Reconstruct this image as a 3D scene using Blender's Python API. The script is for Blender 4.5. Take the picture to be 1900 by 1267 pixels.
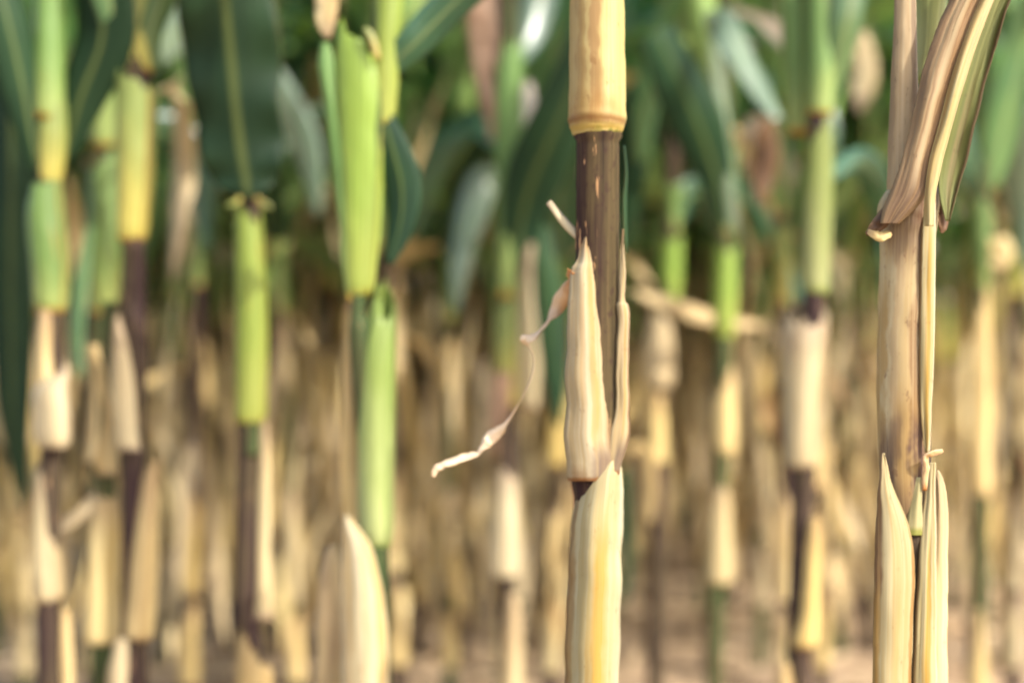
import bpy, math, random
from mathutils import Vector, Matrix, noise as mnoise

# ------------------------------------------------------------------ clear
for o in list(bpy.data.objects):
    bpy.data.objects.remove(o)
S = bpy.context.scene
C = S.collection
R = math.radians

# ------------------------------------------------------------------ camera
CAM_H = 0.62
K = 0.72 / 1900.0                 # metres per photo pixel per metre of distance (50 mm lens)
cam = bpy.data.cameras.new('camera')
cam.lens = 50; cam.sensor_width = 36; cam.clip_start = 0.05; cam.clip_end = 2000
cam.dof.use_dof = True
cam.dof.focus_distance = 0.777
cam.dof.aperture_fstop = 2.7
co = bpy.data.objects.new('camera', cam); C.objects.link(co)
co.location = (0, 0, CAM_H); co.rotation_euler = (R(90), 0, 0)
S.camera = co

# ------------------------------------------------------------------ sky and sun
sunv = Vector((0.74, -0.66, 0.78)).normalized()
elev = math.asin(sunv.z); azi = math.atan2(sunv.x, sunv.y)
W = bpy.data.worlds.new('World'); S.world = W; W.use_nodes = True
nt = W.node_tree; nt.nodes.clear()
sky = nt.nodes.new('ShaderNodeTexSky'); sky.sky_type = 'NISHITA'; sky.sun_disc = False
sky.sun_elevation = elev; sky.sun_rotation = azi; sky.dust_density = 3.0; sky.air_density = 1.0
bg = nt.nodes.new('ShaderNodeBackground'); bg.inputs['Strength'].default_value = 0.15
wo = nt.nodes.new('ShaderNodeOutputWorld')
nt.links.new(sky.outputs[0], bg.inputs[0]); nt.links.new(bg.outputs[0], wo.inputs[0])
sl = bpy.data.lights.new('sun', 'SUN'); sl.energy = 2.0; sl.angle = R(0.5); sl.color = (1.0, 0.97, 0.92)
so = bpy.data.objects.new('sun', sl); C.objects.link(so)
so.rotation_euler = sunv.to_track_quat('Z', 'Y').to_euler(); so.location = sunv * 30
S.view_settings.view_transform = 'Standard'; S.view_settings.look = 'None'
S.view_settings.exposure = 1.65
S.cycles.max_bounces = 12; S.cycles.diffuse_bounces = 8; S.cycles.transmission_bounces = 8; S.view_settings.gamma = 1.0

# ------------------------------------------------------------------ materials
def lin(r, g, b):
    f = lambda c: (c / 255 / 12.92) if c / 255 <= 0.04045 else ((c / 255 + 0.055) / 1.055) ** 2.4
    return (f(r), f(g), f(b), 1)

class NT:
    def __init__(s, name):
        s.m = bpy.data.materials.new(name); s.m.use_nodes = True
        s.t = s.m.node_tree; s.t.nodes.clear()
    def n(s, typ, **kw):
        nd = s.t.nodes.new(typ)
        for k, v in kw.items():
            setattr(nd, k, v)
        return nd
    def set(s, sock, v):
        if hasattr(v, 'is_linked') or isinstance(v, bpy.types.NodeSocket):
            s.t.links.new(v, sock)
        else:
            sock.default_value = v
    def math(s, op, a, b=0.0, c=None, clamp=False):
        nd = s.n('ShaderNodeMath', operation=op, use_clamp=clamp)
        s.set(nd.inputs[0], a); s.set(nd.inputs[1], b)
        if c is not None: s.set(nd.inputs[2], c)
        return nd.outputs[0]
    def mix(s, f, a, b):
        nd = s.n('ShaderNodeMix', data_type='RGBA')
        s.set(nd.inputs[0], f); s.set(nd.inputs[6], a); s.set(nd.inputs[7], b)
        return nd.outputs[2]
    def rng(s, v, a, b, c=0.0, d=1.0, smooth=True):
        nd = s.n('ShaderNodeMapRange', clamp=True)
        if smooth: nd.interpolation_type = 'SMOOTHSTEP'
        s.set(nd.inputs[0], v); s.set(nd.inputs[1], a); s.set(nd.inputs[2], b); s.set(nd.inputs[3], c); s.set(nd.inputs[4], d)
        return nd.outputs[0]
    def uv(s, nm):
        return s.n('ShaderNodeUVMap', uv_map=nm).outputs[0]
    def sep(s, v):
        nd = s.n('ShaderNodeSeparateXYZ'); s.set(nd.inputs[0], v); return nd.outputs
    def rand(s):
        return s.n('ShaderNodeObjectInfo').outputs['Random']
    def noise(s, vec, sx, sy, sz=1.0, detail=3.0, rough=0.55, off=None):
        mp = s.n('ShaderNodeMapping'); s.set(mp.inputs[0], vec); mp.inputs[3].default_value = (sx, sy, sz)
        v = mp.outputs[0]
        if off is not None:
            va = s.n('ShaderNodeVectorMath', operation='ADD'); s.set(va.inputs[0], v)
            cb = s.n('ShaderNodeCombineXYZ'); s.set(cb.inputs[2], off); s.set(cb.inputs[1], off)
            s.set(va.inputs[1], cb.outputs[0]); v = va.outputs[0]
        nd = s.n('ShaderNodeTexNoise'); s.set(nd.inputs['Vector'], v)
        nd.inputs['Scale'].default_value = 1.0; nd.inputs['Detail'].default_value = detail; nd.inputs['Roughness'].default_value = rough
        return nd.outputs[0]
    def hsv(s, col, h=0.5, sa=1.0, v=1.0):
        nd = s.n('ShaderNodeHueSaturation'); s.set(nd.inputs[0], h); s.set(nd.inputs[1], sa); s.set(nd.inputs[2], v); s.set(nd.inputs[4], col)
        return nd.outputs[0]
    def finish(s, col, rough=0.6, spec=0.3, trans=0.0, tcol=None, bump=None, bstr=0.3, bdist=0.001, coat=0.0):
        p = s.n('ShaderNodeBsdfPrincipled')
        s.set(p.inputs['Base Color'], col); s.set(p.inputs['Roughness'], rough); p.inputs['Specular IOR Level'].default_value = spec
        if bump is not None:
            b = s.n('ShaderNodeBump'); b.inputs['Strength'].default_value = bstr; b.inputs['Distance'].default_value = bdist
            s.set(b.inputs['Height'], bump); s.t.links.new(b.outputs[0], p.inputs['Normal'])
        out = s.n('ShaderNodeOutputMaterial'); sh = p.outputs[0]
        if trans > 0:
            t = s.n('ShaderNodeBsdfTranslucent'); s.set(t.inputs[0], tcol if tcol is not None else col)
            mx = s.n('ShaderNodeMixShader'); mx.inputs[0].default_value = trans
            s.t.links.new(sh, mx.inputs[1]); s.t.links.new(t.outputs[0], mx.inputs[2]); sh = mx.outputs[0]
        s.t.links.new(sh, out.inputs[0])
        return s.m

def dry_mat(name, pale, mid, dark, stain, stain_h=0.06, patch=0.5, edge=0.6, trans=0.18, vmin=0.82, vmax=1.12, tip=0.0, bottom=0.0):
    m = NT(name); uv = m.uv('UVMap'); par = m.sep(m.uv('par')); rnd = m.math('MULTIPLY', m.rand(), 60.0)
    s1 = m.noise(uv, 520, 5, detail=5, rough=0.6, off=rnd)
    s2 = m.noise(uv, 85, 8, detail=3, off=rnd)
    s3 = m.noise(uv, 900, 40, detail=2, off=rnd)
    s4 = m.noise(uv, 130, 60, detail=4, rough=0.7, off=rnd)
    col = m.mix(m.rng(m.math('ADD', m.math('MULTIPLY', s1, 0.5), m.math('MULTIPLY', m.noise(uv, 120, 4, detail=2, off=m.math('ADD', rnd, 7.0)), 0.5)), 0.40, 0.60), mid, pale)
    col = m.mix(m.math('MULTIPLY', m.rng(s2, 0.5, 0.72), patch), col, dark)
    col = m.mix(m.math('MULTIPLY', m.rng(s4, 0.62, 0.74), 0.55), col, stain)       # specks of mould and weathering
    ed = m.math('ABSOLUTE', m.math('SUBTRACT', par[0], 0.5))
    col = m.mix(m.math('MULTIPLY', m.rng(m.math('ADD', ed, m.math('MULTIPLY', s2, 0.10)), 0.505, 0.555), edge), col, dark)
    st = m.math('ADD', par[1], m.math('MULTIPLY', m.math('SUBTRACT', s1, 0.5), stain_h * 1.2))
    col = m.mix(m.math('MULTIPLY', m.rng(st, 0.0, stain_h, 1.0, 0.0), 0.8), col, stain)
    if tip > 0:
        col = m.mix(m.math('MULTIPLY', m.rng(m.math('ADD', par[1], m.math('MULTIPLY', s2, 0.3)), 0.75, 1.1), tip), col, stain)
    col = m.hsv(col, 0.5, m.math('ADD', m.math('MULTIPLY', m.rand(), 0.3), 0.85), m.math('ADD', m.math('MULTIPLY', m.rand(), vmax - vmin), vmin))
    return m.finish(col, 0.55, 0.35, trans, col, m.math('ADD', s1, m.math('MULTIPLY', s3, 0.6)), 0.25, 0.0004)

def streak_mat(name, pale, mid, spots=(), streaks=(), fleck=(0.35, (110, 82, 66)), trans=0.12, val=0.72):
    """Dry sheath with its own marks and any painted light: streaks are (u, half width, v0, v1, soft, colour, strength) in 0-1 across and along."""
    m = NT(name); uv = m.uv('UVMap'); par = m.sep(m.uv('par'))
    s1 = m.noise(uv, 700, 5, detail=5, rough=0.62); s2 = m.noise(uv, 130, 5, detail=3); s3 = m.noise(uv, 900, 60, detail=2)
    s4 = m.noise(uv, 160, 75, detail=5, rough=0.7); s5 = m.noise(uv, 60, 30, detail=3)
    col = m.mix(m.rng(m.math('ADD', m.math('MULTIPLY', s1, 0.5), m.math('MULTIPLY', s2, 0.5)), 0.40, 0.60), lin(*mid), lin(*pale))
    wob = m.math('MULTIPLY', m.math('SUBTRACT', s5, 0.5), 0.22)
    uu = m.math('ADD', par[0], wob); vv = m.math('ADD', par[1], m.math('ADD', m.math('MULTIPLY', m.math('SUBTRACT', s2, 0.5), 0.10), m.math('MULTIPLY', m.math('SUBTRACT', s1, 0.5), 0.05)))
    for (u, hw, v0, v1, soft, c, st) in streaks:
        if hw < 1:
            d = m.math('ABSOLUTE', m.math('SUBTRACT', uu, u))
            f = m.rng(d, hw * 0.4, hw * 1.3, 1.0, 0.0)
            f = m.math('MULTIPLY', f, m.rng(s1, 0.30, 0.56, 0.35, 1.0))
            vz = vv
        else:
            f = 1.0; vz = m.math('ADD', par[1], m.math('MULTIPLY', m.math('SUBTRACT', s1, 0.5), 0.02))
        f = m.math('MULTIPLY', m.math('MULTIPLY', m.rng(vz, v0 - soft, v0 + soft), m.rng(vz, v1 - soft, v1 + soft, 1.0, 0.0)), m.math('MULTIPLY', f, st))
        col = m.mix(f, col, lin(*c))
    col = m.mix(m.math('MULTIPLY', m.rng(s4, 0.58, 0.70), fleck[0]), col, lin(*fleck[1]))
    col = m.hsv(col, 0.506, 1.05, val * 0.76)
    return m.finish(col, 0.6, 0.25, trans, col, m.math('ADD', s1, m.math('MULTIPLY', s3, 0.6)), 0.3, 0.0004)

def green_sheath_mat(name, top, low, rim, yellow_h=0.5, vein=0.25):
    m = NT(name); uv = m.uv('UVMap'); par = m.sep(m.uv('par')); rnd = m.math('MULTIPLY', m.rand(), 60.0)
    s1 = m.noise(uv, 600, 6, detail=3, off=rnd); s2 = m.noise(uv, 60, 12, detail=3, off=rnd)
    f = m.math('ADD', par[1], m.math('MULTIPLY', m.math('SUBTRACT', s2, 0.5), 0.7))
    col = m.mix(m.rng(f, 0.0, yellow_h), low, top)
    col = m.hsv(col, 0.5, 1.0, m.rng(s1, 0.3, 0.7, 1 - vein, 1 + vein))
    ed = m.math('ABSOLUTE', m.math('SUBTRACT', par[0], 0.5))
    col = m.mix(m.math('MULTIPLY', m.rng(m.math('ADD', ed, m.math('MULTIPLY', s2, 0.08)), 0.50, 0.545), 0.7), col, rim)
    r = m.math('ADD', par[1], m.math('MULTIPLY', m.math('SUBTRACT', s1, 0.5), 0.04))
    col = m.mix(m.math('MULTIPLY', m.rng(r, 0.015, 0.05, 1.0, 0.0), 0.75), col, rim)
    col = m.mix(m.math('MULTIPLY', m.rng(s2, 0.64, 0.76), 0.4), col, rim)
    col = m.hsv(col, m.math('ADD', m.math('MULTIPLY', m.rand(), 0.03), 0.485), 1.0, m.math('ADD', m.math('MULTIPLY', m.rand(), 0.3), 0.85))
    return m.finish(col, 0.45, 0.4, 0.25, col, s1, 0.4, 0.0008)

def blade_mat(name, dark, light, rib, tcol, rough=0.38, spec=0.5, tr=0.4):
    m = NT(name); uv = m.uv('UVMap'); par = m.sep(m.uv('par')); rnd = m.math('MULTIPLY', m.rand(), 60.0)
    s1 = m.noise(uv, 450, 2.0, detail=3, off=rnd); s2 = m.noise(uv, 14, 8, detail=4, off=rnd)
    col = m.mix(m.rng(s2, 0.35, 0.68), dark, light)
    col = m.hsv(col, 0.5, 1.0, m.rng(s1, 0.3, 0.7, 0.8, 1.2))
    ed = m.math('ABSOLUTE', m.math('SUBTRACT', par[0], 0.5))
    w = m.math('SUBTRACT', 0.075, m.math('MULTIPLY', par[1], 0.05))
    col = m.mix(m.rng(m.math('DIVIDE', ed, w), 0.5, 1.1, 0.85, 0.0), col, rib)
    col = m.mix(m.math('MULTIPLY', m.rng(m.math('ADD', ed, m.math('MULTIPLY', s2, 0.06)), 0.515, 0.545), 0.5), col, lin(170, 140, 80))
    col = m.hsv(col, m.math('ADD', m.math('MULTIPLY', m.rand(), 0.03), 0.485), 1.0, m.math('ADD', m.math('MULTIPLY', m.rand(), 0.4), 0.8))
    return m.finish(col, rough, spec, tr, tcol, s1, 0.35, 0.0006)

def stalk_mat(name, a, b, c):
    m = NT(name); uv = m.uv('UVMap'); rnd = m.math('MULTIPLY', m.rand(), 60.0)
    s1 = m.noise(uv, 260, 8, detail=4, off=rnd); s2 = m.noise(uv, 45, 7, detail=3, off=rnd); s3 = m.noise(uv, 300, 35, detail=3, off=rnd)
    col = m.mix(m.rng(s2, 0.38, 0.62), a, b)
    col = m.mix(m.math('MULTIPLY', m.rng(s1, 0.52, 0.68), 0.65), col, c)
    col = m.mix(m.math('MULTIPLY', m.rng(s3, 0.66, 0.72), 0.6), col, lin(190, 150, 110))
    return m.finish(col, 0.75, 0.12, 0.0, None, s1, 0.3, 0.0008)

M = {}
M['dry'] = dry_mat('dry_sheath', lin(202, 186, 142), lin(182, 158, 108), lin(166, 136, 94), lin(142, 114, 90), tip=0.5)
M['dry_yellow'] = dry_mat('dry_yellow_sheath', lin(198, 180, 126), lin(182, 156, 100), lin(166, 136, 92), lin(140, 110, 80), tip=0.5)
M['dry_leaf'] = dry_mat('dry_leaf', lin(210, 191, 146), lin(194, 168, 118), lin(172, 142, 104), lin(142, 116, 94), trans=0.3, patch=0.8)
M['brown_leaf'] = dry_mat('brown_leaf', lin(190, 154, 116), lin(166, 126, 92), lin(122, 88, 68), lin(100, 74, 62), trans=0.3, patch=0.8)
M['husk_white_glint'] = dry_mat('bleached_glint_leaf', lin(236, 226, 214), lin(222, 206, 190), lin(190, 170, 150), lin(170, 150, 130), patch=0.3)  # bleached leaf colour, also painted in as glints among the foliage
M['blade_painted_gloss'] = blade_mat('painted_gloss_blade', lin(112, 134, 110), lin(140, 158, 134), lin(140, 156, 110), lin(110, 150, 60), 0.22, 1.0)  # base colour paled to paint a grey-white sheen over the real gloss
M['litter'] = dry_mat('leaf_litter', lin(214, 190, 152), lin(190, 160, 120), lin(150, 120, 94), lin(124, 98, 80), trans=0.1, vmin=0.9, vmax=1.1)
M['gsheath'] = green_sheath_mat('green_sheath', lin(100, 126, 62), lin(136, 148, 80), lin(176, 122, 44))
M['ysheath'] = green_sheath_mat('yellow_green_sheath', lin(126, 138, 72), lin(172, 160, 78), lin(156, 98, 42), 0.9)
M['brightsheath'] = green_sheath_mat('bright_green_sheath', lin(126, 146, 56), lin(146, 156, 70), lin(150, 140, 56), 0.6)
M['blade'] = blade_mat('green_blade', lin(42, 76, 54), lin(62, 100, 70), lin(118, 134, 86), lin(116, 168, 84), 0.30, 0.9)
M['blade_dark_shaded'] = blade_mat('dark_shaded_blade', lin(28, 50, 30), lin(38, 64, 36), lin(86, 100, 52), lin(44, 78, 34), 0.55, 0.18, 0.25)  # darker copy of the green blade, with leaf shade put into its colour
M['blade_pale'] = blade_mat('pale_blade', lin(84, 120, 76), lin(112, 146, 84), lin(150, 160, 100), lin(120, 148, 60), 0.3, 0.9)
M['stalk_brown'] = stalk_mat('brown_stalk', lin(50, 36, 36), lin(66, 56, 40), lin(80, 66, 48))
M['stalk_green'] = stalk_mat('green_stalk', lin(56, 70, 40), lin(74, 70, 44), lin(66, 84, 46))
M['husk'] = green_sheath_mat('ear_husk', lin(132, 160, 84), lin(150, 170, 96), lin(180, 160, 110), 0.5)
M['silk'] = dry_mat('ear_silk', lin(120, 76, 54), lin(96, 58, 42), lin(70, 42, 34), lin(60, 40, 34))

# ------------------------------------------------------------------ mesh builder
class MB:
    def __init__(s):
        s.v = []; s.f = []; s.uv = []; s.par = []; s.mi = []; s.mats = []
    def grid(s, rows, closed=False, mat=None):
        if mat is not None and mat not in s.mats: s.mats.append(mat)
        mi = s.mats.index(mat) if mat is not None else 0
        n = len(rows); m = len(rows[0]); b = len(s.v)
        vv = [0.0]
        mid = m // 2
        for i in range(1, n): vv.append(vv[-1] + max(1e-6, (rows[i][mid] - rows[i - 1][mid]).length))
        uu = [0.0]; ri = n // 2
        mm = m + 1 if closed else m
        for j in range(1, mm): uu.append(uu[-1] + (rows[ri][j % m] - rows[ri][j - 1]).length)
        for r in rows: s.v.extend(r)
        for i in range(n - 1):
            for j in range(mm - 1):
                j2 = (j + 1) % m
                s.f.append((b + i * m + j, b + i * m + j2, b + (i + 1) * m + j2, b + (i + 1) * m + j))
                s.uv += [(uu[j], vv[i]), (uu[j + 1], vv[i]), (uu[j + 1], vv[i + 1]), (uu[j], vv[i + 1])]
                a0, a1 = j / (mm - 1), (j + 1) / (mm - 1); c0, c1 = vv[i] / vv[-1], vv[i + 1] / vv[-1]
                s.par += [(a0, c0), (a1, c0), (a1, c1), (a0, c1)]
                s.mi.append(mi)
    def mesh(s, name):
        me = bpy.data.meshes.new(name)
        me.from_pydata([tuple(p) for p in s.v], [], s.f)
        l1 = me.uv_layers.new(name='UVMap'); l2 = me.uv_layers.new(name='par')
        l1.data.foreach_set('uv', [c for t in s.uv for c in t])
        l2.data.foreach_set('uv', [c for t in s.par for c in t])
        for mt in s.mats: me.materials.append(mt)
        me.polygons.foreach_set('material_index', s.mi)
        me.polygons.foreach_set('use_smooth', [True] * len(s.f))
        me.update()
        return me

def tube_rows(path, radii, seg=14, wob=0.0, seed=0):
    rows = []
    n = len(path)
    for i, p in enumerate(path):
        t = (path[min(n - 1, i + 1)] - path[max(0, i - 1)]).normalized()
        a = t.cross(Vector((0, 1, 0)))
        if a.length < 0.1: a = t.cross(Vector((1, 0, 0)))
        a.normalize(); b = t.cross(a)
        row = []
        for j in range(seg):
            th = 2 * math.pi * j / seg
            rr = radii[i] * (1 + wob * mnoise.noise(Vector((math.cos(th) * 2, math.sin(th) * 2, i * 0.7 + seed))))
            row.append(p + a * math.cos(th) * rr + b * math.sin(th) * rr)
        rows.append(row)
    return rows

def smooth_path(keys, n):
    """Catmull-Rom through tuples of equal length."""
    out = []
    m = len(keys)
    for i in range(n):
        t = i / (n - 1) * (m - 1); k = min(int(t), m - 2); u = t - k
        p0 = keys[max(0, k - 1)]; p1 = keys[k]; p2 = keys[k + 1]; p3 = keys[min(m - 1, k + 2)]
        out.append(tuple(0.5 * (2 * b + (c - a) * u + (2 * a - 5 * b + 4 * c - d) * u * u + (3 * b - a - 3 * c + d) * u ** 3) for a, b, c, d in zip(p0, p1, p2, p3)))
    return out

def blade_rows(base, az, elev0, length, width, droop, twist=0.0, n=16, m=7, wav=0.12, fold=0.25, curl=0.0, seed=0, dp=1.4, base_w=0.4, crumple=0.0):
    rows = []; p = Vector(base); ds = length / (n - 1)
    for i in range(n):
        s = i / (n - 1)
        e = elev0 - droop * s ** dp
        a = az + curl * s
        d = Vector((math.cos(e) * math.cos(a), math.cos(e) * math.sin(a), math.sin(e)))
        side = Vector((-math.sin(a), math.cos(a), 0))
        nrm = d.cross(side)
        tw = twist * s ** 1.2
        side2 = side * math.cos(tw) + nrm * math.sin(tw)
        nrm2 = d.cross(side2)
        w = width * 0.5 * min(1.0, base_w + s * 2.4) * max(0.015, (1 - s ** 2.4))
        row = []
        for j in range(m):
            t = -1 + 2 * j / (m - 1)
            ruf = wav * w * (abs(t) ** 1.6) * math.sin(s * 17 + seed * 3 + (1.7 if t > 0 else 0)) if wav else 0
            q = p + side2 * t * w * (1 - 0.15 * fold) + nrm2 * (abs(t) * fold * w + ruf)
            if crumple:
                q = q + (nrm2 * mnoise.noise(Vector((t * 1.5, s * 9, seed))) + side2 * mnoise.noise(Vector((t, s * 7, seed + 9)))) * crumple * w
            row.append(q)
        rows.append(row); p = p + d * ds
    return rows

def sheath_rows(keys, a0, a1, n=16, seg=22, spiral=0.05, seed=0, wob=0.03, lip=True, ysc=1.0, cut=0.0, jag=0.0):
    """keys: (x, y, z, r) bottom to top; angles in degrees, 90 is toward -y."""
    rows = []
    pts = smooth_path(keys, n)
    for i, (x, y, z, r) in enumerate(pts):
        if lip and i == 0: r *= 0.93
        row = []
        for j in range(seg):
            t = j / (seg - 1); a = R(a0 + (a1 - a0) * t)
            rr = r * (1 + spiral * t + wob * mnoise.noise(Vector((math.cos(a) * 1.5, math.sin(a) * 1.5, i * 0.35 + seed))))
            zz = z
            if cut or jag:
                sv = i / (n - 1); H = pts[-1][2] - pts[0][2]
                zz -= H * sv ** 2 * (cut * (0.5 - 0.5 * math.cos(a - seed * 2.3)) + jag * (0.5 + mnoise.noise(Vector((j * 0.9, seed, 4.0)))))
                zz += H * (1 - sv) ** 3 * jag * 0.25 * mnoise.noise(Vector((j * 0.5, seed, 8.0)))
            row.append(Vector((x + rr * math.cos(a), y - rr * math.sin(a) * ysc, zz)))
        rows.append(row)
    return rows

# ------------------------------------------------------------------ objects
def tag(o, label=None, cat=None, group=None, kind=None):
    if label: o['label'] = label
    if cat: o['category'] = cat
    if group: o['group'] = group
    if kind: o['kind'] = kind
    return o

def empty(name, loc):
    o = bpy.data.objects.new(name, None); C.objects.link(o); o.location = loc; o.empty_display_size = 0.05
    return o

def obj(name, mb, parent=None, thick=0.0):
    o = bpy.data.objects.new(name, mb.mesh(name)); C.objects.link(o)
    if parent: o.parent = parent
    if thick:
        s = o.modifiers.new('thickness', 'SOLIDIFY'); s.thickness = thick; s.offset = 0.0
    return o

# ------------------------------------------------------------------ ground
def soil_material():
    m = NT('soil'); tc = m.n('ShaderNodeTexCoord').outputs['Object']
    a = m.noise(tc, 5.0, 5.0, 5.0, 5); b = m.noise(tc, 14, 14, 14, 5, 0.65); c = m.noise(tc, 120, 120, 120, 3)
    col = m.mix(m.rng(a, 0.35, 0.65), lin(154, 130, 104), lin(188, 162, 130))
    col = m.mix(m.math('MULTIPLY', m.rng(b, 0.5, 0.7), 0.6), col, lin(122, 100, 80))
    col = m.mix(m.math('MULTIPLY', m.rng(c, 0.6, 0.7), 0.5), col, lin(196, 170, 134))
    return m.finish(col, 0.9, 0.15, 0, None, m.math('ADD', b, m.math('MULTIPLY', c, 0.3)), 0.8, 0.03)
M['soil'] = soil_material()

def soil_z(x, y):
    v = Vector((x, y, 0))
    return 0.030 * mnoise.noise(v * 1.3) + 0.018 * mnoise.noise(v * 5.0) + 0.012 * mnoise.noise(v * 14.0)

def make_ground():
    mb = MB()
    xs = [-600, -150, -40, -14] + [-8 + 0.07 * i for i in range(int(16 / 0.07) + 1)] + [14, 40, 150, 600]
    ys = [-600, -150, -40, -8, -2] + [-0.5 + 0.07 * i for i in range(int(13 / 0.07) + 1)] + [20, 50, 150, 600]
    rows = [[Vector((x, y, soil_z(x, y) if (abs(x) < 8.2 and -0.6 < y < 12.6) else 0.0)) for x in xs] for y in ys]
    mb.grid(rows, mat=M['soil'])
    tag(obj('ground', mb), kind='structure')
make_ground()

rl = random.Random(5)
def make_litter():
    mb = MB()
    for i in range(3500):
        y = 1.6 + 8 * rl.random() ** 1.3; x = (rl.random() - 0.5) * (1.2 + 0.85 * y)
        z = soil_z(x, y) + 0.012
        r = blade_rows((x, y, z), rl.uniform(0, 6.28), rl.uniform(-0.05, 0.15), rl.uniform(0.04, 0.2), rl.uniform(0.006, 0.026), rl.uniform(0.1, 0.3), rl.uniform(-2, 2), n=7, m=3, wav=0.3, fold=0.4, seed=i, crumple=0.5)
        mb.grid(r, mat=M['litter'])
    tag(obj('leaf_litter', mb), 'dry leaf scraps scattered over the bare brown soil between the stalks', 'leaf litter', kind='stuff')
make_litter()

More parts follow.
